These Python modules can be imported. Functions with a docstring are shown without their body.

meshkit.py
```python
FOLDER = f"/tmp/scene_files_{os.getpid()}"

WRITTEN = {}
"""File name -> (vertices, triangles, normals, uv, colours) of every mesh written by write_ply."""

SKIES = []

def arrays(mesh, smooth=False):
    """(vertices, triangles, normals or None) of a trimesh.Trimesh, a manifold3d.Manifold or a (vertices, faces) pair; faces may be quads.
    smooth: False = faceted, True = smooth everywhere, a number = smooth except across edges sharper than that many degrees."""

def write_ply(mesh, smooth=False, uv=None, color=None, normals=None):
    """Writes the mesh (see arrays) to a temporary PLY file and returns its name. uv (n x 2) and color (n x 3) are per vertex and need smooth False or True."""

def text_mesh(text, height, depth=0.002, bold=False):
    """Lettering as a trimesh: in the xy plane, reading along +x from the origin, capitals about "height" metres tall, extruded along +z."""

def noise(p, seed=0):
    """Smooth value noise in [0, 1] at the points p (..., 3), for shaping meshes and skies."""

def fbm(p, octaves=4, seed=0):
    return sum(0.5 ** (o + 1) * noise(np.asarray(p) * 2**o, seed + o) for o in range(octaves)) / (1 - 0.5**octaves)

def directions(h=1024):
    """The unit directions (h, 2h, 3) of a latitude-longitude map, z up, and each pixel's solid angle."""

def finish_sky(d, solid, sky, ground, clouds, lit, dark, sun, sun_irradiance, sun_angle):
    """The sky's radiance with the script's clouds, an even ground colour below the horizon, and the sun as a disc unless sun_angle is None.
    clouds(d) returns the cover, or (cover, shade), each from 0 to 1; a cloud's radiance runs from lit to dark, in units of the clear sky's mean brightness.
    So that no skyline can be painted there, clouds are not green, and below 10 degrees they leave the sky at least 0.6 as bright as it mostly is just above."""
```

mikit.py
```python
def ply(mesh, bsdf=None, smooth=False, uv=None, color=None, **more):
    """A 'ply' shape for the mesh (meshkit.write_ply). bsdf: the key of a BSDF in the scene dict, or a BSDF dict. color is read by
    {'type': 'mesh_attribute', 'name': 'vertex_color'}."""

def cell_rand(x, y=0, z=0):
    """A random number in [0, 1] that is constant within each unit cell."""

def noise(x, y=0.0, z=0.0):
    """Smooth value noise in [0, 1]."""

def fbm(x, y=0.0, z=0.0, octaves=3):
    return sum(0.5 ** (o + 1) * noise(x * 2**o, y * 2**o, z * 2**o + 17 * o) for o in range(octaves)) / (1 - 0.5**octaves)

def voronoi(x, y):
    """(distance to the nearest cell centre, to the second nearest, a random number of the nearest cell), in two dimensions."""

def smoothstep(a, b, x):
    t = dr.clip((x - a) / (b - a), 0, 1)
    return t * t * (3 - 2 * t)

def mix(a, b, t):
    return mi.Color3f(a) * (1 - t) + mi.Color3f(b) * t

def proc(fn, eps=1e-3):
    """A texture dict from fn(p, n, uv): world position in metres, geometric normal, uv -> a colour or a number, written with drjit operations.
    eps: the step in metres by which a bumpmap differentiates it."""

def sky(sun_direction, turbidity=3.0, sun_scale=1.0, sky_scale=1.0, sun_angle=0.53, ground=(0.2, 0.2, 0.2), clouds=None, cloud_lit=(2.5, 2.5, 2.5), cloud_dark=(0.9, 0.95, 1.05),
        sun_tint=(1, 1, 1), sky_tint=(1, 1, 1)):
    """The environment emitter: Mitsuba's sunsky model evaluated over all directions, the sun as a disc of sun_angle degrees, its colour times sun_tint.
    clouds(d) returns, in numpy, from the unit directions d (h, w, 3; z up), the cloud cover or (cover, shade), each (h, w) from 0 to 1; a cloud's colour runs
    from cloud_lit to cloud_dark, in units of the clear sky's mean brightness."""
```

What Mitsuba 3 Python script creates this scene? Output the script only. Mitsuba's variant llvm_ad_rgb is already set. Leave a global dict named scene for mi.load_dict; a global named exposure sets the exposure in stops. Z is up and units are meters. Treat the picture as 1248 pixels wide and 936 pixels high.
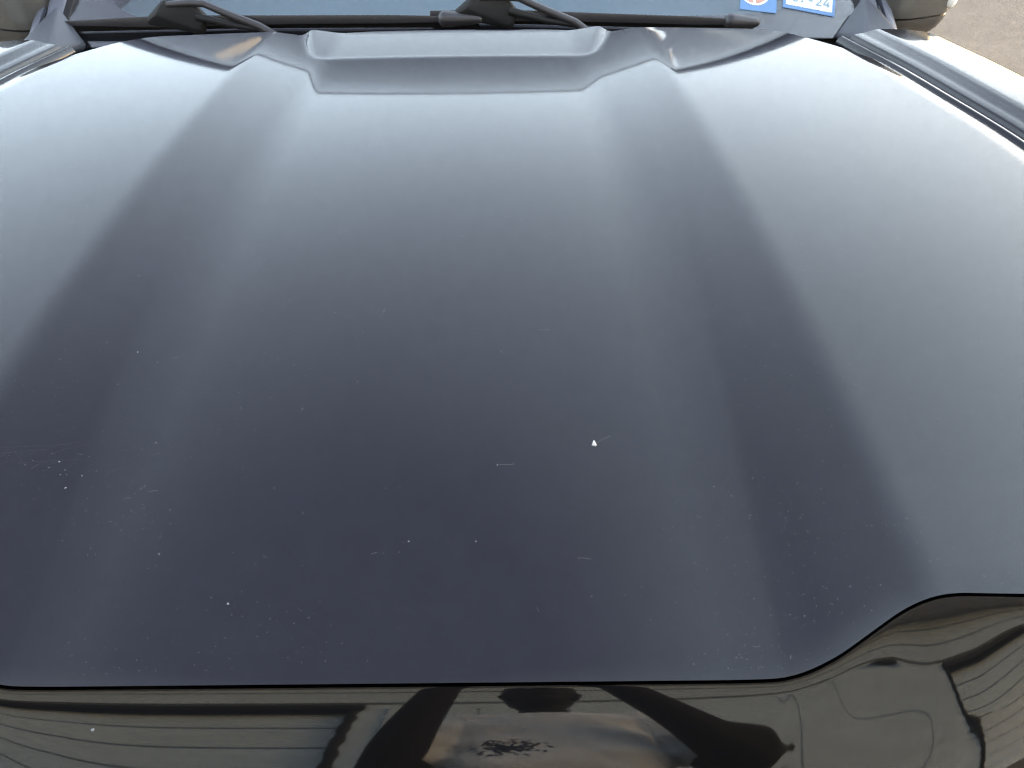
import math
import numpy as np, trimesh, mitsuba as mi, mikit, manifold3d as m3
import drjit as dr
from scipy.interpolate import PchipInterpolator
from mikit import proc, noise, fbm, smoothstep, mix
from meshkit import text_mesh
T = mi.ScalarTransform4f
scene, labels = {'type': 'scene'}, {}
S = 0.9                                   # all car lengths below are in units of 0.9 m

# ------------------------------------------------------------------ camera, sky, exposure
CAM = np.array([0.115, 0.0, 1.5936]) * S
PITCH, YAW, ROLL = 39.20, 0.258, -0.81
cp, sp = math.cos(math.radians(PITCH)), math.sin(math.radians(PITCH))
cy, sy = math.cos(math.radians(YAW)), math.sin(math.radians(YAW))
LOOK = np.array([-sy * cp, cy * cp, -sp])
RIGHT = np.array([cy, sy, 0.0])
UP = np.cross(RIGHT, LOOK) * math.cos(math.radians(ROLL)) - RIGHT * math.sin(math.radians(ROLL))
scene['camera'] = {'type': 'thinlens', 'fov': 69.47, 'fov_axis': 'x', 'aperture_radius': 0.0011, 'focus_distance': 0.86,
                   'near_clip': 0.004, 'far_clip': 900.0,
                   'to_world': T().look_at(origin=CAM.tolist(), target=(CAM + LOOK).tolist(), up=UP.tolist())}
SUN_AZ, SUN_EL = 58.0, 9.0
sun = [math.sin(math.radians(SUN_AZ)), math.cos(math.radians(SUN_AZ)), math.tan(math.radians(SUN_EL))]
def haze_cover(d):
    """thin even overcast, whitest near the horizon, a little brighter towards the low sun on the right"""
    el = np.degrees(np.arcsin(np.clip(d[..., 2], -1, 1)))
    ta, az = math.radians(13), math.radians(75)           # the darkest part of the sky lies off the zenith, away from the low sun
    e = np.degrees(np.arcsin(np.clip(d @ np.array([-math.sin(az) * math.sin(ta), -math.cos(az) * math.sin(ta), math.cos(ta)]), -1, 1)))
    e = e + 5 * (mikit.meshkit.fbm(d * 2.3 + 5, 3, seed=2) - .5)
    t = np.clip((e - 19) / 53, 0, 1)
    return .80 * np.clip((el - 3) / 17, 0, 1), 1 - (1 - t) ** 1.3
scene['sky'] = mikit.sky(sun, turbidity=6.5, sun_scale=0.003, sun_angle=8, sky_tint=(1.04, 1.0, .96), ground=(0.3, 0.27, 0.24),
                         clouds=haze_cover, cloud_lit=(1.55, 1.85, 2.11), cloud_dark=(.265, .28, .37))
exposure = 5.68

# ------------------------------------------------------------------ helpers
def numbered(name):
    if name not in USED:
        USED.add(name); return name
    k = 1
    while f'{name}_{k:03d}' in USED: k += 1
    USED.add(f'{name}_{k:03d}'); return f'{name}_{k:03d}'
USED = set()
def put(name, mesh, bsdf, parent=None, smooth=30, label=None, kind=None, category=None, group=None, **kw):
    key = numbered((parent + '__' if parent else '') + name)
    scene[key] = mikit.ply(mesh, bsdf, smooth=smooth, **kw)
    d = {k: v for k, v in dict(label=label, kind=kind, category=category, group=group).items() if v}
    if d: labels[key] = d
    return key
def thing(name, label, category, group=None):
    key = numbered(name); labels[key] = {'label': label, 'category': category}
    if group: labels[key]['group'] = group
    return key
def grid(P, flip=False):
    n, m = P.shape[:2]
    i = np.arange(n * m).reshape(n, m)
    q = np.stack([i[:-1, :-1], i[1:, :-1], i[1:, 1:], i[:-1, 1:]], -1).reshape(-1, 4)
    f = np.vstack([q[:, [0, 1, 2]], q[:, [0, 2, 3]]])
    if flip: f = f[:, ::-1]
    return trimesh.Trimesh(P.reshape(-1, 3), f, process=False)
def join(*ms): return trimesh.util.concatenate([m for m in ms])
def mirror(m):
    m = m.copy(); m.vertices[:, 0] *= -1; m.faces = m.faces[:, ::-1]; return m
def sc(m):
    m = m.copy(); m.vertices = m.vertices * S; return m
def to_tri(man):
    k = man.to_mesh(); return trimesh.Trimesh(k.vert_properties[:, :3], k.tri_verts, process=False)
def ball(p, r, n=14): return m3.Manifold.sphere(r, n).translate([float(a) for a in p])
def chain(pts, n=14):
    """[(point, radius), ...] -> hulls of consecutive spheres"""
    b = [ball(p, r, n) for p, r in pts]
    return m3.Manifold.batch_boolean([m3.Manifold.batch_hull([a, c]) for a, c in zip(b, b[1:])], m3.OpType.Add)
def rbox(cx, cy_, cz, sx, sy_, sz, r=0.01, n=12):
    sx, sy_, sz = (max(v / 2 - r, 1e-4) for v in (sx, sy_, sz))
    return m3.Manifold.batch_hull([ball((cx + a * sx, cy_ + b * sy_, cz + c * sz), r, n) for a in (-1, 1) for b in (-1, 1) for c in (-1, 1)])
def soft(man, edge, it=8):
    t = to_tri(man.refine_to_length(edge)); t.merge_vertices()
    trimesh.smoothing.filter_taubin(t, iterations=it); return t
def tube(path, r, n=10):
    path = np.asarray(path, float); r = np.broadcast_to(r, len(path))
    tg = np.gradient(path, axis=0); tg /= np.linalg.norm(tg, axis=1, keepdims=True)
    ref = np.array([0, 0, 1.0]) if abs(tg[0, 2]) < .9 else np.array([1.0, 0, 0])
    a = np.cross(tg, ref); a /= np.linalg.norm(a, axis=1, keepdims=True); b = np.cross(tg, a)
    th = np.linspace(0, 2 * np.pi, n + 1)[:-1]
    V = path[:, None] + r[:, None, None] * (np.cos(th)[None, :, None] * a[:, None] + np.sin(th)[None, :, None] * b[:, None])
    m = len(path); V = np.vstack([V.reshape(-1, 3), path[:1], path[-1:]]); F = []
    for i in range(m - 1):
        for j in range(n):
            p, q = i * n + j, i * n + (j + 1) % n
            F += [[p, q, q + n], [p, q + n, p + n]]
    for j in range(n): F += [[m * n, (j + 1) % n, j], [m * n + 1, (m - 1) * n + j, (m - 1) * n + (j + 1) % n]]
    t = trimesh.Trimesh(V, F, process=False); t.fix_normals(); return t
def sstep(a, b, x):
    t = np.clip((np.asarray(x, float) - a) / (b - a), 0, 1); return t * t * (3 - 2 * t)
def ramp(a, b, x, e0, e1):
    """linear 0..1 ramp between a and b whose corners are rounded over e0, e1"""
    sp_ = lambda t, e: np.where(t < -e, 0, np.where(t > e, t, (t + e) ** 2 / (4 * e)))
    return (sp_(np.asarray(x, float) - a, e0) - sp_(np.asarray(x, float) - b, e1)) / (b - a)

# ------------------------------------------------------------------ materials
def two(d): return {'type': 'twosided', 'bsdf': d}
def rgb(*c): return {'type': 'rgb', 'value': list(c)}
def prin(c, rough=0.5, spec=0.5, **k):
    return two({'type': 'principled', 'base_color': c if isinstance(c, dict) else rgb(*c), 'roughness': rough, 'specular': spec, **k})
def dust(p, n, uv):
    d = fbm(p.x * 60, p.y * 60, p.z * 60, 3) * 0.5 + fbm(p.x * 5, p.y * 5, 3, 2) * 0.5
    g = noise(p.x * 900, p.y * 900, p.z * 900)
    k = 0.6 + 0.8 * d + 0.25 * g * g
    return mi.Color3f(0.0062, 0.0060, 0.0095) * k
scene['paint'] = two({'type': 'principled', 'base_color': proc(dust), 'roughness': 0.05, 'specular': 0.5})
scene['gloss_black'] = two({'type': 'principled', 'base_color': rgb(.004, .004, .0045), 'roughness': 0.035, 'specular': 0.5})
scene['rubber'] = prin((.012, .012, .013), .6, .3)
scene['black_plastic'] = prin((.02, .02, .022), .42, .4)
scene['wiper_grey'] = prin((.028, .026, .030), .4, .5)
scene['glass'] = {'type': 'thindielectric', 'int_ior': 1.52}
scene['privacy_glass'] = prin((.006, .007, .008), .03, .5)
scene['frit'] = prin((.012, .013, .016), .05, .5)
scene['dash'] = prin((.08, .12, .145), .7, .3)
scene['seat_cloth'] = prin((.12, .115, .11), .9, .2)
scene['chrome'] = {'type': 'roughconductor', 'material': 'Cr', 'alpha': .1}
scene['lamp_clear'] = prin((.7, .7, .68), .08, .6)
scene['mirror_shell'] = prin((.065, .063, .060), .28, .5)
scene['pillar_grey'] = prin((.085, .090, .115), .3, .5)
scene['trim_grey'] = prin((.05, .054, .066), .45, .4)
scene['silver'] = prin((.5, .5, .5), .3, .5, metallic=.7)

# ------------------------------------------------------------------ the car: hood surface (units of S)
def half_w(y): return PchipInterpolator([-.2, .3, .7, .95, 1.15, 1.35, 1.47, 1.58, 1.9], [.99, 1.0, 1.0, .985, .940, .868, .828, .790, .70])(y)
def y_rear(x): return PchipInterpolator([0, .15, .26, .36, .50, .62, .68, .74, .79, 1.1], [1.680, 1.679, 1.671, 1.666, 1.657, 1.646, 1.618, 1.560, 1.505, 1.25])(np.abs(x))
def y_front(x):
    a = np.abs(x)
    return .347 + .008 * np.minimum(a / .4, 1) ** 2 + .0655 * ramp(.385, .507, a, .04, .04) + .03 * np.maximum(a - .6, 0)
def valley_in(y): return .273 + .085 * (1.29 - y)
def valley_out(y): return .414 + .107 * (1.34 - y)
def hood_z(x, y):
    a = np.abs(x)
    t = 1.64 - y
    z = 1.195 - .0353 * t - .0961 * t * t
    z = z - (.004 + .026 * np.clip(t / 1.1, 0, 1)) * (a / .85) ** 2
    z = z - .0233 * (1 - ramp(valley_in(y), valley_out(y), a, .012 + .038 * np.clip(t / .9, 0, 1), .008 + .010 * np.clip(t / .9, 0, 1)))
    z = z - (.0015 + .0065 * np.clip(t / 1.1, 0, 1)) * np.minimum(a / .36, 1) ** 2
    pw = PAD_W + .30 * (y - PAD_Y)
    z = z + PAD_H * ramp(PAD_Y, PAD_Y + .12, y, .010, .012) * (1 - ramp(pw, pw + .022, a, .006, .008))
    return z
PAD_W, PAD_Y, PAD_H = .268, 1.560, .0165
def hood_full(x, y):
    z = hood_z(x, y)
    d = half_w(y) - np.abs(x)
    z = z - .0062 * np.clip(1 - d / .050, 0, 1) ** 2.0
    f = y - y_front(x)
    z = z - .0028 * np.clip(1 - f / .030, 0, 1) ** 2.2 
    return z
def hood_mesh():
    nu, nt = 361, 300
    u = np.linspace(-1, 1, nu); u = np.sign(u) * (1 - (1 - np.abs(u)) ** 1.25)
    s = np.linspace(0, 1, nt); s = s ** 1.5 * .6 + s * .4
    U, V = np.meshgrid(u, s, indexing='ij')
    w0 = half_w(.45 + V * 1.2)
    X = U * w0
    Y = y_front(X) * (1 - V) + y_rear(X) * V
    for _ in range(3):
        X = U * half_w(Y); Y = y_front(X) * (1 - V) + y_rear(X) * V
    Z = hood_full(X, Y)
    P = np.stack([X, Y, Z], -1)
    # turned-under flange all round
    rim = np.concatenate([P[:, 0], P[-1, 1:], P[::-1, -1][1:], P[0, ::-1][1:-1]])
    rim = np.vstack([rim, rim[:1]])
    cen = np.array([0, 1.0, 0])
    d = rim - cen; d[:, 2] = 0; d /= np.linalg.norm(d, axis=1, keepdims=True)
    R = np.stack([rim, rim - d * .0015 + np.array([0, 0, -.0008]), rim - d * .010 + np.array([0, 0, -.006]), rim - d * .03 + np.array([0, 0, -.016])], 0)
    return join(grid(P), grid(R))
def windshield(s, r, off=0.0):
    s, r = np.asarray(s, float), np.asarray(r, float)
    b = np.stack([.94 * s, 1.775 + .05 * s * s, 1.150 - .025 * s * s], -1)
    t = np.stack([.72 * s, 2.78 + .03 * s * s, 1.89 - .012 * s * s], -1)
    n = np.array([0, -.537, .843])
    return b + (t - b) * r[..., None] + n * (.03 * np.sin(np.pi * r) + off)[..., None]
# ------------------------------------------------------------------ MESHES
# ------------------------------------------------------------------ the setting
def pave(p, n, uv):
    a = fbm(p.x * 9, p.y * 9, 1, 4); b = noise(p.x * 140, p.y * 140, 2)
    st = fbm(p.x * .35, p.y * 2.4, 5, 3)
    c = mix((.115, .086, .064), (.185, .145, .112), a * .45 + st * .55)
    return c * (0.8 + .4 * b)
scene['paving'] = two({'type': 'bumpmap', 'arbitrary': proc(lambda p, n, uv: noise(p.x * 160, p.y * 160, 1) + .8 * noise(p.x * 60, p.y * 60, 3), eps=2e-3), 'scale': .004,
                       'bsdf': {'type': 'principled', 'base_color': proc(pave), 'roughness': .85, 'specular': .3}})
g = np.concatenate([[-400, -120, -40], np.linspace(-14, 14, 57), [40, 120, 400]])
GX, GY = np.meshgrid(g, g, indexing='ij')
GZ = np.zeros_like(GX)
put('driveway', grid(np.stack([GX, GY, GZ], -1), flip=False), 'paving', smooth=True, kind='structure', label='tan driveway paving around the car')

# ------------------------------------------------------------------ the car
CAR = thing('car', 'dark slate grey car with a sunken centre panel in its hood and glossy black nose', 'car')
HOOD = put('hood', sc(hood_mesh()), 'paint', CAR, smooth=40)

# glossy nose panel below the hood's lip
def nose_panel():
    xs = np.linspace(-1.02, 1.02, 420); a = np.abs(xs)
    key_s = [0, .0025, .03, .06, .09, .13, .19, .28, .45]
    key_n = [60, 56, 51, 46.5, 42.5, 34, 18, 4, -4]
    ss = np.concatenate([np.linspace(0, .012, 25), np.linspace(.013, .1, 90), np.linspace(.104, .45, 50)])
    nn = np.radians(np.interp(ss, key_s, key_n))
    ds = np.gradient(ss)
    Yp = -np.cumsum(np.sin(nn) * ds); Zp = -np.cumsum(np.cos(nn) * ds)
    yl = y_front(xs); zl = hood_full(xs, yl)
    from scipy.ndimage import gaussian_filter1d
    target = gaussian_filter1d(yl, .080 / (xs[1] - xs[0]), mode='nearest') + 2.4 * np.maximum(a - .545, 0) ** 2 / (1 + 4 * np.maximum(a - .545, 0))
    mixs = sstep(.002, .12, ss)
    X = np.repeat(xs[:, None], len(ss), 1)
    Y = (yl - .0022)[:, None] + Yp[None] + (target - yl)[:, None] * mixs[None]
    Z = (zl - .0015)[:, None] + Zp[None]
    back = np.stack([xs, yl + .03, zl - .030], -1)[:, None]
    lipb = np.stack([xs, yl - .0016, zl - .008], -1)[:, None]
    NOSE.append((xs, ss, X, Y, Z))
    return grid(np.concatenate([back, lipb, np.stack([X, Y, Z], -1)], 1), flip=True)
NOSE = []
put('nose_panel', sc(nose_panel()), 'gloss_black', CAR, smooth=60, label='glossy black panel below the hood lip, reflecting a person')

# fenders: ribbed inner edge, wide crowned top, outer side with a wheel arch
def fender():
    ys = np.linspace(.56, 1.62, 120)
    e = half_w(ys); z0 = hood_z(e, ys) - .0085
    prof = np.array([(.005, -.045), (.006, -.012), (.010, -.003), (.017, .002), (.024, .001), (.028, -.004), (.033, -.004), (.039, .004),
                     (.048, .006), (.056, .007), (.070, .0105), (.082, .0135), (.094, .0145), (.13, .0135), (.17, .010), (.205, .003), (.228, -.010), (.243, -.035), (.25, -.07), (.255, -.16), (.25, -.30)])

    t = np.arange(len(prof)); tt = np.linspace(0, len(prof) - 1, 161)
    from scipy.interpolate import PchipInterpolator
    pr = np.stack([PchipInterpolator(t, prof[:, i])(tt) for i in (0, 1)], -1)
    grow = 1 + .0 * ys
    X = e[:, None] + pr[None, :, 0] * grow[:, None]
    Z = z0[:, None] + pr[None, :, 1]
    Y = np.repeat(ys[:, None], len(tt), 1)
    P = np.stack([X, Y, Z], -1)
    E = P[0]; c = np.array([[E[:, 0].mean(), E[0, 1] - .02, E[:, 2].mean() - .04]])
    V = np.vstack([E, [[E[0, 0], E[0, 1], E[-1, 2]]], c]); n = len(V) - 1
    cap = trimesh.Trimesh(V, [[i, (i + 1) % n, n] for i in range(n)], process=False)
    return join(grid(P), cap)
fm = sc(fender())
put('fender', fm, 'paint', CAR, smooth=50)
put('fender', mirror(fm), 'paint', CAR, smooth=50)

# body sides with wheel arches (units of S), wheels
from shapely.geometry import Polygon, Point, box as sbox
side = Polygon([(.60, .30), (.60, .87), (.9, .92), (1.8, .95), (5.35, .95), (5.45, .80), (5.45, .32)])
for cy_w in (1.05, 4.25): side = side.difference(Point(cy_w, .42).buffer(.44, 32)).buffer(0)
sm = trimesh.creation.extrude_polygon(side, .04)
V = sm.vertices.copy(); sm.vertices = np.stack([V[:, 2] + 1.08, V[:, 0], V[:, 1]], -1); sm.fix_normals()
put('body_side', sc(sm), 'paint', CAR, smooth=False); put('body_side', sc(mirror(sm)), 'paint', CAR, smooth=False)
for sx in (1, -1):
    for cy_w in (1.05, 4.25):
        tz = [(-.14, .26), (-.15, .36), (-.13, .405), (-.08, .42), (.08, .42), (.13, .405), (.15, .36), (.14, .26)]
        ty = trimesh.creation.revolve(np.array([(r, h) for h, r in tz] + [(.26, -.14)]), sections=48)
        ty.apply_transform(trimesh.transformations.rotation_matrix(np.pi / 2, [0, 1, 0])); ty.apply_translation([sx * 1.0, cy_w, .42])
        k = put('wheel', sc(ty), 'rubber', CAR, smooth=40)
        rim = [trimesh.creation.cylinder(.07, .2, sections=24)]
        for q in range(6):
            b_ = trimesh.creation.box((.24, .05, .05)); b_.apply_translation((.15, 0, .06)); b_.apply_transform(trimesh.transformations.rotation_matrix(q * np.pi / 3, [0, 0, 1])); rim.append(b_)
        rim.append(trimesh.creation.annulus(.25, .275, .2, sections=48))
        rm = join(*rim); rm.apply_transform(trimesh.transformations.rotation_matrix(sx * np.pi / 2, [0, 1, 0])); rm.apply_translation([sx * 1.03, cy_w, .42])
        put('rim', sc(rm), 'silver', k, smooth=30)
bm = to_tri(rbox(0, .40, .45, 2.0, .34, .36, .09))
put('bumper', sc(bm), 'black_plastic', CAR, smooth=40)

# cowl (black plastic trough under the windshield's foot)
def cowl():
    s_ = np.linspace(-1, 1, 81)
    b = windshield(s_, np.full(81, .035), -.012)
    rows = [b, b + np.array([0, -.03, -.035]), b + np.array([0, -.10, -.055]), b + np.array([0, -.22, -.06]), b + np.array([0, -.30, -.10])]
    return grid(np.stack(rows, 1), flip=True)
put('cowl', sc(cowl()), 'rubber', CAR, smooth=40)

# windshield, its black ceramic border, pillars, roof
s_, r_ = np.linspace(-1, 1, 61), np.linspace(0, 1, 41)
SS, RR = np.meshgrid(s_, r_, indexing='ij')
WS = put('windshield', sc(grid(windshield(SS, RR))), 'glass', CAR, smooth=True)
def frit():
    th = np.linspace(0, 2 * np.pi, 361)
    c, s1 = np.cos(th), np.sin(th)
    sup = lambda n: (np.sign(c) * np.abs(c) ** (2 / n), np.sign(s1) * np.abs(s1) ** (2 / n))
    ox, oy = sup(40); ix, iy = sup(9)
    outer = np.stack([ox * 1.0, .5 + oy * .5], -1)
    inner = np.stack([ix * .925, .505 + iy * .462], -1)
    t = np.linspace(0, 1, 12)
    Q = outer[:, None] * (1 - t[None, :, None]) + inner[:, None] * t[None, :, None]
    return grid(windshield(Q[..., 0], Q[..., 1], -.003))
put('glass_border', sc(frit()), 'frit', WS, smooth=True, label='black border around the windshield glass')
def pillar():
    t = np.linspace(-.03, 1, 40)
    inner = windshield(np.full(40, 1.0), t)
    prof = [(-.002, -.03), (.002, .0), (.008, .010), (.030, .016), (.040, .014), (.043, -.014), (.051, -.014), (.054, .012), (.064, .017), (.075, .011), (.082, -.02), (.084, -.08)]
    P = np.stack([inner + np.array([px, .25 * max(px - .03, 0) * 2 , pz]) for px, pz in prof], 1)
    return grid(P, flip=True), grid(np.stack([inner + np.array([px, 0, pz]) for px, pz in ((-.012, -.004), (-.010, .004), (.004, .0055), (.005, -.004))], 1), flip=True)
pm, seal = pillar()
for k_, f_ in enumerate((lambda m: m, mirror)):
    p_ = put('pillar', sc(f_(pm)), 'pillar_grey', CAR, smooth=40)
    put('seal', sc(f_(seal)), 'rubber', p_, smooth=40)
# corner trim between hood, fender and pillar foot
ct = soft(m3.Manifold.batch_hull([ball(p, r, 12) for p, r in (((.900, 1.735, 1.140), .020), ((.965, 1.72, 1.140), .012), ((.868, 1.80, 1.138), .012), ((.912, 1.80, 1.165), .014), ((.945, 1.82, 1.175), .010), ((.925, 1.86, 1.195), .008))]), .012, 4)
put('corner_trim', sc(ct), 'trim_grey', CAR, smooth=True); put('corner_trim', sc(mirror(ct)), 'trim_grey', CAR, smooth=True)

def roof():
    yy = np.linspace(0, 1, 30); xx = np.linspace(-1, 1, 41)
    A, B = np.meshgrid(xx, yy, indexing='ij')
    front = windshield(A, np.ones_like(A))
    X = .74 * A; Y = front[..., 1] + B * 2.3
    Z = 1.895 - .012 * A * A + .035 * np.sin(np.pi * np.minimum(B * .62 + .0, 1)) - .02 * B - .05 * np.clip(np.abs(A) - .9, 0, 1) * 10 * .3
    return grid(np.stack([X, Y, Z], -1))
put('roof', sc(roof()), 'paint', CAR, smooth=40)
for f_ in (lambda m: m, mirror):
    rl = tube(np.array([(.705, 2.79, 1.845), (.72, 3.0, 1.86), (.735, 4.0, 1.86), (.73, 5.1, 1.80)]), [.035, .05, .055, .05], 14)
    put('roof_rail', sc(f_(rl)), 'paint', CAR, smooth=50)
def slab(points, th=.02):
    """flat panel through coplanar-ish points (car right side), thickness inwards"""
    P = np.array(points, float); n = len(P); Q = P - np.array([th, 0, 0])
    V = np.vstack([P, Q]); F = []
    for i in range(1, n - 1): F += [[0, i, i + 1], [n, n + i + 1, n + i]]
    for i in range(n): j = (i + 1) % n; F += [[i, n + i, n + j], [i, n + j, j]]
    t = trimesh.Trimesh(V, F, process=False); t.fix_normals(); return t
sidew = lambda y, z: 1.03 - .28 * np.clip((z - 1.0) / .84, 0, 1)
def quad(y0, y1, y2, y3, z0, z1): return [(sidew(0, z0), y0, z0), (sidew(0, z0), y1, z0), (sidew(0, z1), y2, z1), (sidew(0, z1), y3, z1)]
for f_ in (lambda m: m, mirror):
    d_ = put('door', sc(f_(slab([(1.125, 1.86, .34), (1.125, 3.0, .34), (1.06, 3.0, 1.16), (1.06, 1.90, 1.16)], .05))), 'paint', CAR, smooth=False)
    put('window', sc(f_(slab(quad(1.83, 3.0, 3.0, 2.74, 1.15, 1.82), .004))), 'privacy_glass', d_, smooth=False)
    hk = soft(rbox(1.10, 2.85, 1.02, .05, .2, .035, .014), .02, 3); put('handle', sc(f_(hk)), 'paint', d_, smooth=True)
    d_ = put('door', sc(f_(slab([(1.125, 3.02, .34), (1.125, 4.0, .34), (1.06, 4.0, 1.16), (1.06, 3.02, 1.16)], .05))), 'paint', CAR, smooth=False)
    put('window', sc(f_(slab(quad(3.08, 3.95, 3.9, 3.08, 1.17, 1.78), .004))), 'privacy_glass', d_, smooth=False)
    put('side_post', sc(f_(slab(quad(3.0, 3.08, 3.08, 3.0, 1.16, 1.80), .05))), 'black_plastic', CAR, smooth=False)
    put('rear_quarter', sc(f_(slab(quad(3.95, 5.4, 5.1, 3.9, 1.16, 1.80), .05))), 'paint', CAR, smooth=False)
tg = trimesh.creation.box((2.0, .06, .84)); tg.apply_translation((0, 5.40, .74)); put('tailgate', sc(tg), 'paint', CAR, smooth=False)
rgl = grid(np.array([[(-.98, 5.40, 1.16), (-.72, 5.08, 1.80)], [(.98, 5.40, 1.16), (.72, 5.08, 1.80)]], float)); put('rear_window', sc(rgl), 'privacy_glass', CAR, smooth=False)
fl = trimesh.creation.box((2.0, 4.6, .05)); fl.apply_translation((0, 3.1, .40)); put('floor_pan', sc(fl), 'rubber', CAR, smooth=False)
fw = trimesh.creation.box((1.84, .04, .75)); fw.apply_translation((0, 1.95, .72)); put('firewall', sc(fw), 'rubber', CAR, smooth=False)
# interior: dashboard, seats, steering wheel
def dash():
    s_ = np.linspace(-.97, .97, 61)
    b = windshield(s_, np.full(61, .02), -.03)
    rows = [b, b + np.array([0, .10, .01]), b + np.array([0, .35, .03]), b + np.array([0, .52, .025]), b + np.array([0, .58, -.03]), b + np.array([0, .60, -.35])]
    return grid(np.stack(rows, 1))
put('dashboard', sc(dash()), 'dash', CAR, smooth=40)
for x in (-.45, .45):
    st = m3.Manifold.batch_hull([ball((x + a, 3.05 + b, c), .06, 12) for a in (-.22, .22) for b, c in ((0, .6), (.22, 1.28), (.1, .6))])
    k = put('seat', sc(soft(st, .06, 5)), 'seat_cloth', CAR, smooth=True)
    put('headrest', sc(soft(rbox(x, 3.34, 1.47, .28, .12, .22, .05), .03, 5)), 'seat_cloth', k, smooth=True)
a_ = np.linspace(0, 2 * np.pi, 40)
wl = tube(np.stack([.45 + .19 * np.cos(a_), 2.62 + .07 * np.sin(a_), 1.13 + .18 * np.sin(a_)], -1), .017)
put('steering_wheel', sc(join(wl, trimesh.util.concatenate([to_tri(chain([((.45, 2.62, 1.13), .05), ((.45 + dx, 2.62 + dz * .38, 1.13 + dz), .018)])) for dx, dz in ((.18, 0), (-.18, 0), (0, -.17))]))), 'rubber', CAR, smooth=40)

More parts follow.
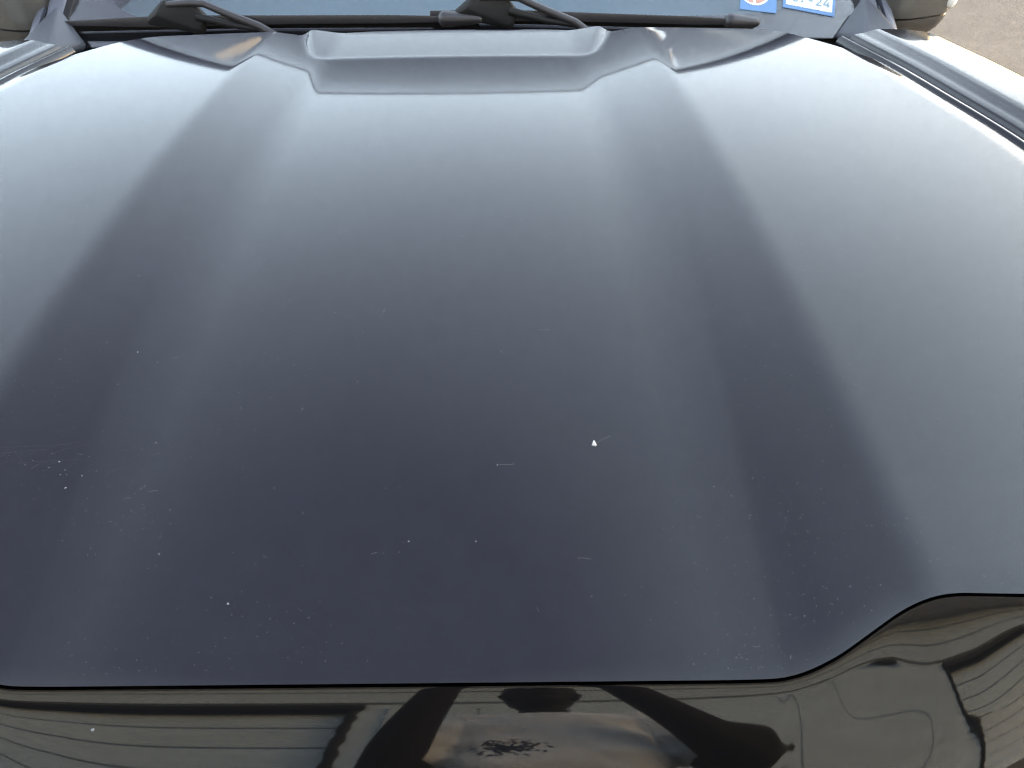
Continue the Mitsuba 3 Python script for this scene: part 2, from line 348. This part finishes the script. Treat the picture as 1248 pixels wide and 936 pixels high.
# wipers: blade, adapter with arm linkage, end cap
def wpt(s, r, off): return windshield(np.array(s) * .957, np.array(r), np.array(off))
def wiper(name, s0, s1, sa, r0, r1, pivot_s):
    w = numbered(CAR + '__wiper')
    sv = np.linspace(s0, s1, 40); u = (sv - s0) / (s1 - s0)
    c = wpt(sv, r0 + (r1 - r0) * u, .030)
    wid = .0085 * np.minimum(1, .55 + 2.2 * np.minimum(u, 1 - u))
    wid = wid * (1 + .35 * np.exp(-((sv - sa) / .22) ** 2))
    # spoiler-shaped beam blade: cross-section swept along the blade
    sec = np.array([(-1.0, -.5), (-.75, .1), (-.2, .95), (.1, 1.15), (.3, .9), (.6, .2), (.9, -.5)])
    N = np.array([0, -.537, .843]); Tn = np.array([0, .843, .537])
    P = c[:, None] + wid[:, None, None] * (sec[None, :, 0, None] * Tn + sec[None, :, 1, None] * N)
    P = np.concatenate([P, P[:, :1]], 1)
    scene_key = w
    scene[w] = mikit.ply(sc(grid(P, flip=True)), 'wiper_grey', smooth=40)
    lip = np.stack([c + N * -.006, c + N * -.026, c + N * -.026 + Tn * .004, c + N * -.006 + Tn * .004, c + N * -.006], 1)
    put('rubber_edge', sc(grid(lip)), 'rubber', w, smooth=False)
    e0, e1 = c[-1], c[-4]
    put('end_cap', sc(soft(chain([(e0, .010), (e1, .0175)]), .008, 2)), 'wiper_grey', w, smooth=True)
    ra = r0 + (r1 - r0) * (sa - s0) / (s1 - s0)
    ad = m3.Manifold.batch_hull([ball(wpt(sa + ds, ra + dr_, of), rr, 10) for ds, dr_, of, rr in ((-.075, 0, .034, .010), (.06, 0, .034, .012), (-.03, .012, .062, .008), (.035, .012, .062, .008), (-.05, .0, .05, .008), (.05, -.01, .02, .012))])
    put('adapter', sc(soft(ad, .01, 2)), 'rubber', w, smooth=40)
    hook = [wpt(sa - .02, ra + .008, .064), wpt(sa + .04, ra + .008, .067), wpt(sa + .075, ra + .006, .066), wpt(sa + .13, ra - .006, .054), wpt(sa + .21, ra - .022, .038), wpt(pivot_s, ra - .05, .012)]
    put('arm', sc(tube(hook, [.007, .008, .0075, .008, .009, .012], 12)), 'wiper_grey', w, smooth=40)
    low = [wpt(sa + .05, ra - .004, .045), wpt(sa + .14, ra - .016, .036), wpt(sa + .21, ra - .024, .034)]
    put('linkage', sc(tube(low, [.009, .007, .006], 10)), 'rubber', w, smooth=40)
    return w
w1 = wiper('left', -1.02, .05, -.70, .030, .016, -.40)
w2 = wiper('right', -.07, .74, .075, .028, .008, .36)
labels[w1] = {'label': 'wiper at the left of the picture, its black adapter near the left end'}
labels[w2] = {'label': 'wiper at the right of the picture, its black adapter near the middle of the windshield'}

# stickers on the windshield
scene['sticker_blue'] = prin((.11, .22, .42), .3, .4)
scene['sticker_white'] = prin((.72, .78, .82), .35, .4)
scene['sticker_red'] = prin((.50, .25, .19), .35, .4)
scene['sticker_pale'] = prin((.62, .66, .66), .35, .4)
def decal(poly, o, ux, uy, lift, th=.0006):
    m = trimesh.creation.extrude_polygon(poly, th) if not isinstance(poly, trimesh.Trimesh) else poly.copy()
    n = np.cross(ux, uy); n /= np.linalg.norm(n)
    V = m.vertices; m.vertices = o + V[:, :1] * ux + V[:, 1:2] * uy + (V[:, 2:3] + lift) * n
    return m
def sticker_frame(p, q):
    o = windshield(np.array(p[0]), np.array(p[1]), np.array(.0012)); e = windshield(np.array(q[0]), np.array(q[1]), np.array(.0012))
    a = (e - o) / np.linalg.norm(e - o)
    b = windshield(np.array(p[0]), np.array(p[1] + .02), np.array(.0012)) - o; b -= a * (a @ b); b /= np.linalg.norm(b)
    return o, a, b
o, ux, uy = sticker_frame((.690, .055), (.785, .046))
k = put('sticker', sc(decal(sbox(0, 0, .086, .11), o, ux, uy, 0)), 'sticker_blue', WS, smooth=False, label='blue square sticker with a round red emblem, left of the two on the windshield')
put('emblem', sc(decal(Point(.034, .050).buffer(.036), o, ux, uy, .0008)), 'sticker_pale', k, smooth=False)
put('emblem_centre', sc(join(decal(Point(.034, .050).buffer(.031).intersection(sbox(-1, -1, .030, 1)), o, ux, uy, .0016), decal(Point(.034, .050).buffer(.031).intersection(sbox(.036, -1, 1, 1)), o, ux, uy, .0016))), 'sticker_red', k, smooth=False)
o, ux, uy = sticker_frame((.800, .060), (.930, .041))
k = put('sticker', sc(decal(sbox(0, 0, .124, .12), o, ux, uy, 0)), 'sticker_blue', WS, smooth=False, label='white sticker with a blue border reading 07-24, right of the two on the windshield')
put('face', sc(decal(sbox(.007, .009, .117, .113), o, ux, uy, .0008)), 'sticker_white', k, smooth=False)
scene['print_grey'] = prin((.22, .30, .36), .5, .3)
tm = text_mesh('07-24', .021, .0006, True); tm.apply_translation([.018, .020, 0])
put('lettering', sc(decal(tm, o, ux, uy, .0016)), 'print_grey', k, smooth=False)

# side mirrors: upper shell, lower shell, lamp strip, glass
def mirror_part(z0, z1, f_, shrink=0.0):
    """rounded slice of an egg-shaped housing between heights z0, z1"""
    body = m3.Manifold.batch_hull([ball(p, r - shrink, 24) for p, r in (((1.035, 1.96, 1.175), .080), ((1.115, 1.98, 1.155), .064), ((1.04, 1.96, 1.29), .08), ((1.12, 1.99, 1.29), .07), ((1.02, 2.02, 1.17), .075), ((1.11, 2.04, 1.17), .07), ((1.02, 2.02, 1.29), .075), ((1.11, 2.04, 1.29), .07))])
    b = body.split_by_plane([0, 0, 1], z0)[0]
    b = b.split_by_plane([0, 0, -1], -z1)[0]
    return f_(to_tri(b))
for f_, sx in ((lambda m: m, 1), (mirror, -1)):
    mk = numbered(CAR + '__side_mirror')
    scene[mk] = mikit.ply(sc(mirror_part(.9, 1.146, f_)), 'mirror_shell', smooth=40)
    put('upper_shell', sc(mirror_part(1.151, 1.6, f_)), 'mirror_shell', mk, smooth=40)
    put('gap', sc(mirror_part(1.140, 1.158, f_, .004)), 'rubber', mk, smooth=40)
    lam = to_tri(m3.Manifold.batch_hull([ball(p, r, 12) for p, r in (((1.165, 1.945, 1.175), .018), ((1.180, 1.98, 1.175), .015), ((1.165, 1.945, 1.24), .018), ((1.180, 1.98, 1.24), .015))]))
    put('lamp', sc(f_(lam)), 'lamp_clear', mk, smooth=40)
    stem = to_tri(m3.Manifold.batch_hull([ball(p, .04, 12) for p in ((.95, 2.03, 1.10), (1.03, 2.02, 1.14), (.95, 2.12, 1.10), (1.03, 2.06, 1.14))]))
    put('stem', sc(f_(stem)), 'black_plastic', mk, smooth=40)
    gl = trimesh.creation.box((.19, .006, .17)); gl.apply_translation((1.07, 2.112, 1.23)); put('mirror_glass', sc(f_(gl)), 'chrome', mk, smooth=False)

# dust specks, scratches and the white chip on the hood
rng = np.random.default_rng(7)
def on_hood(x, y, lift=.0006): return np.array([x, y, float(hood_full(np.array(x), np.array(y))) + lift])
def flake(c, r, ang, el=1.0):
    th = np.linspace(0, 2 * np.pi, 7)[:-1]
    rr = r * rng.uniform(.6, 1.2, 6)
    q = np.stack([rr * np.cos(th) * el, rr * np.sin(th)], -1)
    ca, sa = math.cos(ang), math.sin(ang)
    q = q @ np.array([[ca, sa], [-sa, ca]])
    V = np.vstack([[on_hood(c[0] + a, c[1] + b, .0003) for a, b in q], [on_hood(c[0], c[1], .0003 + r * .35)]])
    return trimesh.Trimesh(V, [[i, (i + 1) % 6, 6] for i in range(6)], process=False)
def thread(pts, r):
    return tube(np.array([on_hood(x, y, r * .8) for x, y in pts]), r, 5)
scene['speck'] = prin((.20, .21, .22), .8, .2)
scene['speck_dim'] = prin((.11, .113, .122), .8, .2)
scene['chip'] = prin((.42, .42, .42), .7, .2)
bright, dim, scuff = [], [], []
scene['scuffed'] = prin((.040, .042, .050), .7, .3)
for _ in range(7000):
    y = .36 + 1.0 * rng.random() ** 1.7; x = rng.uniform(-.60, .85)
    if y < float(y_front(np.array(x))) + .006: continue
    dens = float(mikit.meshkit.fbm(np.array([x * 5, y * 5, 2.0]), 3))
    if dens < .36 + .16 * rng.random(): continue
    (bright if rng.random() < .035 else dim).append(flake((x, y), rng.uniform(.00016, .00046) * (1 + .5 * (rng.random() < .06)), rng.uniform(0, 6.3), rng.uniform(.8, 2.2)))
for _ in range(46):
    y = .36 + .9 * rng.random() ** 1.4; x = rng.uniform(-.58, .75)
    if y < float(y_front(np.array(x))) + .02: continue
    L, a0 = rng.uniform(.002, .007), rng.uniform(0, 3.14); cv = rng.uniform(-.9, .9)
    t = np.linspace(-.5, .5, 6)
    dim.append(thread([(x + L * u * math.cos(a0 + cv * u), y + L * u * math.sin(a0 + cv * u)) for u in t], rng.uniform(.00014, .00026)))
for x, y, r in [(-.1635, .4188, .0010), (.0063, .4773, .0008), (-.3487, .7320, .0010), (.0953, .5631, .0007), (-.3694, .5471, .0010), (-.3868, .5772, .0009), (-.3572, .5621, .0008), (-.380, .562, .0006), (.0742, .4770, .0007), (-.2879, .6016, .0009), (-.3944, .5697, .0007), (-.377, .568, .0006)]:
    bright.append(flake((x, y), r, x * 40, 1.3))
for p, q in [((.0953, .5631), (.113, .5638)), ((.1443, .7561), (.160, .7566)), ((-.2788, .5407), (-.268, .5420)), ((.1760, .4603), (.189, .4594))]:
    dim.append(thread([p, ((p[0] + q[0]) / 2, (p[1] + q[1]) / 2 + .0008), q], .00018))
for k_ in range(18):                                  # wiped streaks at the left
    x = rng.uniform(-.47, -.32); y = rng.uniform(.56, .62); L = rng.uniform(.01, .07)
    scuff.append(thread([(x, y), (x + L / 2, y + .006 + rng.uniform(-.002, .002)), (x + L, y + .010)], rng.uniform(.00007, .00013)))
for k_ in range(22):                                  # fine long scuffs beside the right crease
    y = rng.uniform(.50, .95); L = rng.uniform(.02, .12); x = .30 + .10 * (.75 - y) * .3 + rng.normal(0, .012)
    scuff.append(thread([(x, y), (x - .003, y + L / 2), (x - .012, y + L)], rng.uniform(.00006, .00012)))
put('scuffs', sc(join(*scuff)), 'scuffed', HOOD, smooth=False, kind='stuff', label='hairline scuffs in the paint of the hood')
put('specks', sc(join(*bright)), 'speck', HOOD, smooth=False, kind='stuff', label='bright specks of dust on the hood')
put('dust', sc(join(*dim)), 'speck_dim', HOOD, smooth=False, kind='stuff', label='faint dust and fluff on the hood')
c0 = np.array([.2022, .5909])
ch = m3.Manifold.batch_hull([ball(on_hood(c0[0] + a, c0[1] + b, .0004), r, 8) for a, b, r in ((0, 0, .0018), (.0012, -.0018, .0016), (-.0012, -.0016, .0016), (.0002, .0042, .0005))])
tail = thread([(c0[0] + .001, c0[1]), (.2115, .5962), (.2215, .6018)], .00016)
put('chip', sc(join(to_tri(ch))), 'chip', HOOD, smooth=40, label='small white chip right of the middle of the hood')
put('chip_tail', sc(tail), 'speck_dim', HOOD, smooth=False)

xs_n, ss_n, XN, YN, ZN = NOSE[0]
i_, j_ = np.argmin(np.abs(xs_n + .268)), np.argmin(np.abs(ss_n - .034))
put('speck', sc(to_tri(m3.Manifold.batch_hull([ball((XN[i_, j_] + a, YN[i_, j_] - .0002, ZN[i_, j_] + b), .0011, 8) for a, b in ((0, 0), (.0014, .0004), (.0006, -.0014))]))), 'speck', CAR + '__nose_panel', smooth=40)

# ------------------------------------------------------------------ the house the car faces (seen mirrored in the nose panel)
WALL = -.98
scene['door_paint'] = prin(proc(lambda p, n, uv: mi.Color3f(.53, .61, .68) * (.9 + .2 * fbm(p.x * 3, p.y * 3, p.z * 9, 3))), .55, .4)
scene['siding_paint'] = prin(proc(lambda p, n, uv: mi.Color3f(.51, .59, .66) * (.88 + .24 * fbm(p.x * 4, p.z * 5, 2, 3))), .6, .4)
scene['soffit_paint'] = prin((.70, .68, .72), .6, .3)
scene['roofing'] = prin(proc(lambda p, n, uv: mi.Color3f(.09, .085, .08) * (.6 + .8 * noise(p.x * 40, p.y * 40, p.z * 40))), .9, .2)
def bx(x0, x1, y0, y1, z0, z1):
    b = trimesh.creation.box((x1 - x0, y1 - y0, z1 - z0)); b.apply_translation(((x0 + x1) / 2, (y0 + y1) / 2, (z0 + z1) / 2)); return b
HOUSE = thing('house', 'pale house with two panelled garage doors, mirrored in the glossy black nose of the car', 'house')
DX0, DX1, DTOP = -.40, 1.765, 2.06
put('wall', join(bx(DX0, DX1, WALL - .2, WALL, 0, DTOP), bx(-6, 7, WALL - .2, WALL, DTOP, 2.7), bx(-6, DX0 - 3.2, WALL - .2, WALL, 0, DTOP), bx(DX1 + 3.2, 7, WALL - .2, WALL, 0, DTOP)), 'siding_paint', HOUSE, smooth=False)
for k_ in range(6):                                   # upright boards on the pier between the doors
    w_ = (DX1 - DX0 - .24) / 6
    put('board', to_tri(rbox(DX0 + .12 + w_ * (k_ + .5), WALL + .012, DTOP / 2, w_ - .006, .024, DTOP, .003, 8)), 'siding_paint', HOUSE, smooth=30)
for k_ in range(3):
    put('lap_board', to_tri(rbox(.4, WALL + .014, DTOP + .17 + .2 * k_, 12, .028, .186, .006, 8)), 'siding_paint', HOUSE, smooth=30)
for x0, x1 in ((DX0 - 3.0, DX0), (DX1, DX1 + 3.0)):
    gd = numbered(HOUSE + '__garage_door')
    scene[gd] = mikit.ply(bx(x0, x1, WALL - .12, WALL - .10, 0, DTOP), 'door_paint', smooth=False)
    for r_i in range(9):
        h = DTOP / 9
        put('panel', to_tri(rbox((x0 + x1) / 2, WALL - .085, h * (r_i + .5), x1 - x0 - .02, .03, h - .014, .006, 8)), 'door_paint', gd, smooth=30)
    # ribbed black weather strip round the opening
    zz = np.linspace(0, DTOP, 60)
    for xs_ in (x0, x1):
        put('seal', tube(np.stack([xs_ + .004 * np.sin(zz * 31) * (np.abs(np.sin(zz * 7))) + 0 * zz, np.full(60, WALL + .0), zz], -1), .022 + .004 * np.sin(zz * 47)), 'rubber', gd, smooth=40)
    put('seal', bx(x0 - .03, x1 + .03, WALL - .03, WALL + .03, DTOP - .03, DTOP + .04), 'rubber', gd, smooth=False)
put('soffit', bx(-6.3, 7.3, WALL, WALL + .38, 2.66, 2.69), 'soffit_paint', HOUSE, smooth=False)
put('gutter', to_tri(rbox(.5, WALL + .43, 2.74, 13.6, .1, .13, .02, 8)), 'soffit_paint', HOUSE, smooth=30)
rf = grid(np.array([[(-6.4, WALL + .45, 2.80), (-6.4, WALL - 3.5, 4.6)], [(7.4, WALL + .45, 2.80), (7.4, WALL - 3.5, 4.6)]], float))
put('roof', rf, 'roofing', HOUSE, smooth=False)

# ------------------------------------------------------------------ the phone and the person holding it (seen mirrored in the nose panel)
FW, PU, PX = LOOK, UP, np.cross(LOOK, UP)
PC = CAM + PX * .045 - FW * .011 - PU * .004
def loc(a, u, d): return PC + PX * a + PU * u + FW * d
def rot_box(w, h, d, r): 
    t = to_tri(rbox(0, 0, 0, w, h, d, r, 16)); V = t.vertices
    t.vertices = PC + V[:, :1] * PX + V[:, 1:2] * PU + V[:, 2:3] * FW; t.fix_normals(); return t
PHONE = put('phone', rot_box(.164, .077, .0085, .004), 'black_plastic', None, smooth=40, label='black phone held in both hands, mirrored in the nose panel', category='phone')
scr = rot_box(.156, .070, .0006, .0002); scr.vertices -= FW * .0047; put('screen', scr, 'gloss_black', PHONE, smooth=False)

PERSON = thing('person', 'person in a pale printed T-shirt holding up a phone, mirrored in the nose panel', 'person')
PXC = .20
scene['skin'] = prin((.017, .014, .0125), .75, .15)
scene['shirt_cloth'] = prin(proc(lambda p, n, uv: mi.Color3f(.74, .76, .80) * (.92 + .16 * noise(p.x * 300, p.y * 300, p.z * 300))), .95, .1)
scene['print_ink'] = prin((.05, .06, .10), .9, .1)
scene['jeans'] = prin((.035, .045, .075), .9, .1)
scene['shoe'] = prin((.03, .03, .03), .6, .3)
scene['hair'] = prin((.018, .014, .012), .6, .3)
scene['eye'] = prin((.6, .6, .58), .2, .5)
V3 = lambda *a: np.array(a, float)
TY = -.40
hip, belly, chest, neck, head = V3(PXC, TY + .0, .90), V3(PXC, TY + .03, 1.06), V3(PXC, TY, 1.235), V3(PXC, TY + .01, 1.40), V3(PXC, TY + .06, 1.56)
sh = {s: V3(PXC + s * .185, TY + .01, 1.335) for s in (-1, 1)}
el = {-1: V3(PXC - .31, TY + .13, .98), 1: V3(PXC + .36, TY + .13, .95)}
wr = {s: loc(s * .135, -.035, -.045) for s in (-1, 1)}
parts = []
torso = m3.Manifold.batch_hull([ball(p, r, 18) for p, r in ((hip + V3(.08, 0, 0), .10), (hip - V3(.08, 0, 0), .10), (belly + V3(.07, 0, 0), .115), (belly - V3(.07, 0, 0), .115))]) + \
        m3.Manifold.batch_hull([ball(p, r, 18) for p, r in ((belly + V3(.07, 0, 0), .112), (belly - V3(.07, 0, 0), .112), (chest + V3(.09, 0, 0), .10), (chest - V3(.09, 0, 0), .10))]) + \
        m3.Manifold.batch_hull([ball(p, r, 18) for p, r in ((chest + V3(.09, 0, 0), .10), (chest - V3(.09, 0, 0), .10), (sh[1], .055), (sh[-1], .055), (neck - V3(0, 0, .04), .06))])
parts += [torso, chain([(neck - V3(0, 0, .06), .062), (neck + V3(0, .02, .05), .056)])]
parts.append(m3.Manifold.batch_hull([ball(p, r, 20) for p, r in ((head + V3(0, -.015, .03), .088), (head + V3(0, .025, -.05), .062), (head + V3(0, .052, -.085), .036))]))
parts.append(chain([(head + V3(0, .085, .012), .010), (head + V3(0, .108, -.028), .014)]))        # nose
parts.append(chain([(head + V3(-.02, .083, -.066), .009), (head + V3(.02, .083, -.066), .009)]))   # mouth
for s in (-1, 1):
    parts.append(chain([(head + V3(s * .083, -.01, .01), .018), (head + V3(s * .078, -.005, -.03), .012)]))
    parts.append(chain([(sh[s], .060), (sh[s] * .45 + el[s] * .55, .060), (el[s], .050)]))
    parts.append(chain([(el[s], .050), (el[s] * .7 + wr[s] * .3, .054), (wr[s], .032)]))
    pk = loc(s * .107, -.008, -.012)
    parts.append(m3.Manifold.batch_hull([ball(p, r, 12) for p, r in ((wr[s], .026), (loc(s * .106, .022, .004), .012), (loc(s * .106, -.036, .004), .012), (loc(s * .112, .018, -.016), .013), (loc(s * .112, -.036, -.018), .014))]))
    tip = .060 if s > 0 else .074
    for q, off in enumerate((.027, .008, -.011, -.029)):                # four fingers curl round the back of the phone
        ln = (0.0, -.006, -.003, .006)[q]
        parts.append(chain([(loc(s * .106, off, .004), .0095), (loc(s * .097, off, .0155), .009), (loc(s * (.085 + ln), off + .001, .0160), .0085), (loc(s * (tip + ln), off + .002, .0125), .0075)], 10))
    parts.append(chain([(loc(s * .112, -.028, -.022), .013), (loc(s * .092, -.016, -.019), .010), (loc(s * .066, -.004, -.0135), .0085)], 10))   # thumb on the screen side
for s in (-1, 1):
    knee, ank = V3(PXC + s * .10, TY + .03, .50), V3(PXC + s * .11, TY - .02, .09)
    parts += [chain([(hip + V3(s * .085, 0, -.02), .092), (knee, .062)]), chain([(knee, .060), (knee * .65 + ank * .35 + V3(0, -.02, 0), .058), (ank, .040)]), chain([(ank - V3(0, .01, .04), .036), (ank + V3(0, .15, -.052), .030)])]
body = m3.Manifold.batch_boolean(parts, m3.OpType.Add)
bt = to_tri(body.refine_to_length(.009)); bt.merge_vertices(); trimesh.smoothing.filter_taubin(bt, iterations=6)
put('body', bt, 'skin', PERSON, smooth=True)
# T-shirt: loose torso and short sleeves
sl = []
for s in (-1, 1):
    q = sh[s] * .45 + el[s] * .55
    sl.append(chain([(sh[s], .080), (q, .080)], 18))
tors = m3.Manifold.batch_hull([ball(p, r, 22) for p, r in ((hip + V3(.10, 0, -.02), .122), (hip - V3(.10, 0, .02), .122), (belly + V3(.10, .015, 0), .135), (belly - V3(.10, -.015, 0), .135))]) + \
       m3.Manifold.batch_hull([ball(p, r, 22) for p, r in ((belly + V3(.10, .015, 0), .132), (belly - V3(.10, -.015, 0), .132), (chest + V3(.10, .01, 0), .118), (chest - V3(.10, -.01, 0), .118))]) + \
       m3.Manifold.batch_hull([ball(p, r, 22) for p, r in ((chest + V3(.10, .01, 0), .118), (chest - V3(.10, -.01, 0), .118), (sh[1], .072), (sh[-1], .072), (neck - V3(0, -.005, .045), .078))])
shm = m3.Manifold.batch_boolean([tors] + sl, m3.OpType.Add).split_by_plane([0, 0, 1], .80)[0]
st = to_tri(shm.refine_to_length(.014)); st.merge_vertices(); trimesh.smoothing.filter_taubin(st, iterations=10)
vn = st.vertex_normals
fold = mikit.meshkit.fbm(st.vertices * np.array([9, 9, 5.0]) + 3, 3, seed=4) - .5
fold2 = np.sin(st.vertices[:, 2] * 60 + 14 * st.vertices[:, 0] + 8 * fold) * .004 * (np.abs(st.vertices[:, 0] - PXC) > .07)
st.vertices = st.vertices + vn * (fold * .028 + fold2)[:, None]
SHIRT = put('shirt', st, 'shirt_cloth', PERSON, smooth=True)
# ornate print on the chest: small petals laid on the cloth
pr_ = np.random.default_rng(3); pet = []
cand = st.vertices; front = vn[:, 1] > .25
for _ in range(150):
    a_, b_ = pr_.normal(0, 1, 2) * .5; 
    if a_ * a_ + b_ * b_ > 1: continue
    px, pz = PXC - .085 + a_ * .075, 1.13 + b_ * .050
    j = np.argmin(np.where(front, (cand[:, 0] - px) ** 2 + (cand[:, 2] - pz) ** 2, 9))
    m = trimesh.creation.icosphere(1, 1.0); m.apply_scale((pr_.uniform(.003, .010), .0012, pr_.uniform(.002, .004)))
    m.apply_transform(trimesh.transformations.rotation_matrix(pr_.uniform(0, 3.1), [0, 1, 0]))
    m.apply_transform(trimesh.geometry.align_vectors([0, 1, 0], vn[j])); m.apply_translation(np.array([px, cand[j, 1], pz]) + vn[j] * .001); pet.append(m)
put('print', join(*pet), 'print_ink', SHIRT, smooth=True, label='small dark ornamental print on the shirt')
tr_parts = [m3.Manifold.batch_hull([ball(p, r, 18) for p, r in ((hip + V3(.085, 0, 0), .115), (hip - V3(.085, 0, 0), .115), (hip + V3(.085, 0, -.1), .112), (hip - V3(.085, 0, .1), .112))])]
for s in (-1, 1):
    knee, ank = V3(PXC + s * .10, TY + .03, .50), V3(PXC + s * .11, TY - .02, .09)
    tr_parts += [chain([(hip + V3(s * .085, 0, -.04), .108), (knee, .082)], 18), chain([(knee, .080), (ank, .068)], 18)]
tr = m3.Manifold.batch_boolean(tr_parts, m3.OpType.Add).split_by_plane([0, 0, 1], .07)[0]
put('trousers', soft(tr, .02, 6), 'jeans', PERSON, smooth=True)
for s in (-1, 1):
    ank = V3(PXC + s * .11, TY - .02, .09)
    shoe = m3.Manifold.batch_hull([ball(p, r, 14) for p, r in ((ank + V3(0, -.03, -.04), .048), (ank + V3(0, .05, -.04), .05), (ank + V3(s * .01, .17, -.05), .04))]).split_by_plane([0, 0, 1], .004)[0]
    put('shoe', soft(shoe, .015, 3), 'shoe', PERSON, smooth=True)
    put('eye', to_tri(ball(head + V3(s * .031, .077, .012), .012, 16)), 'eye', PERSON, smooth=True)
hr = m3.Manifold.batch_hull([ball(p, r, 18) for p, r in ((head + V3(0, -.02, .045), .094), (head + V3(0, -.04, -.01), .085))]) - m3.Manifold.batch_hull([ball(head + V3(0, .06, -.03), .085, 18), ball(head + V3(0, .12, -.06), .085, 18)])
put('hair', soft(hr, .012, 3), 'hair', PERSON, smooth=True)
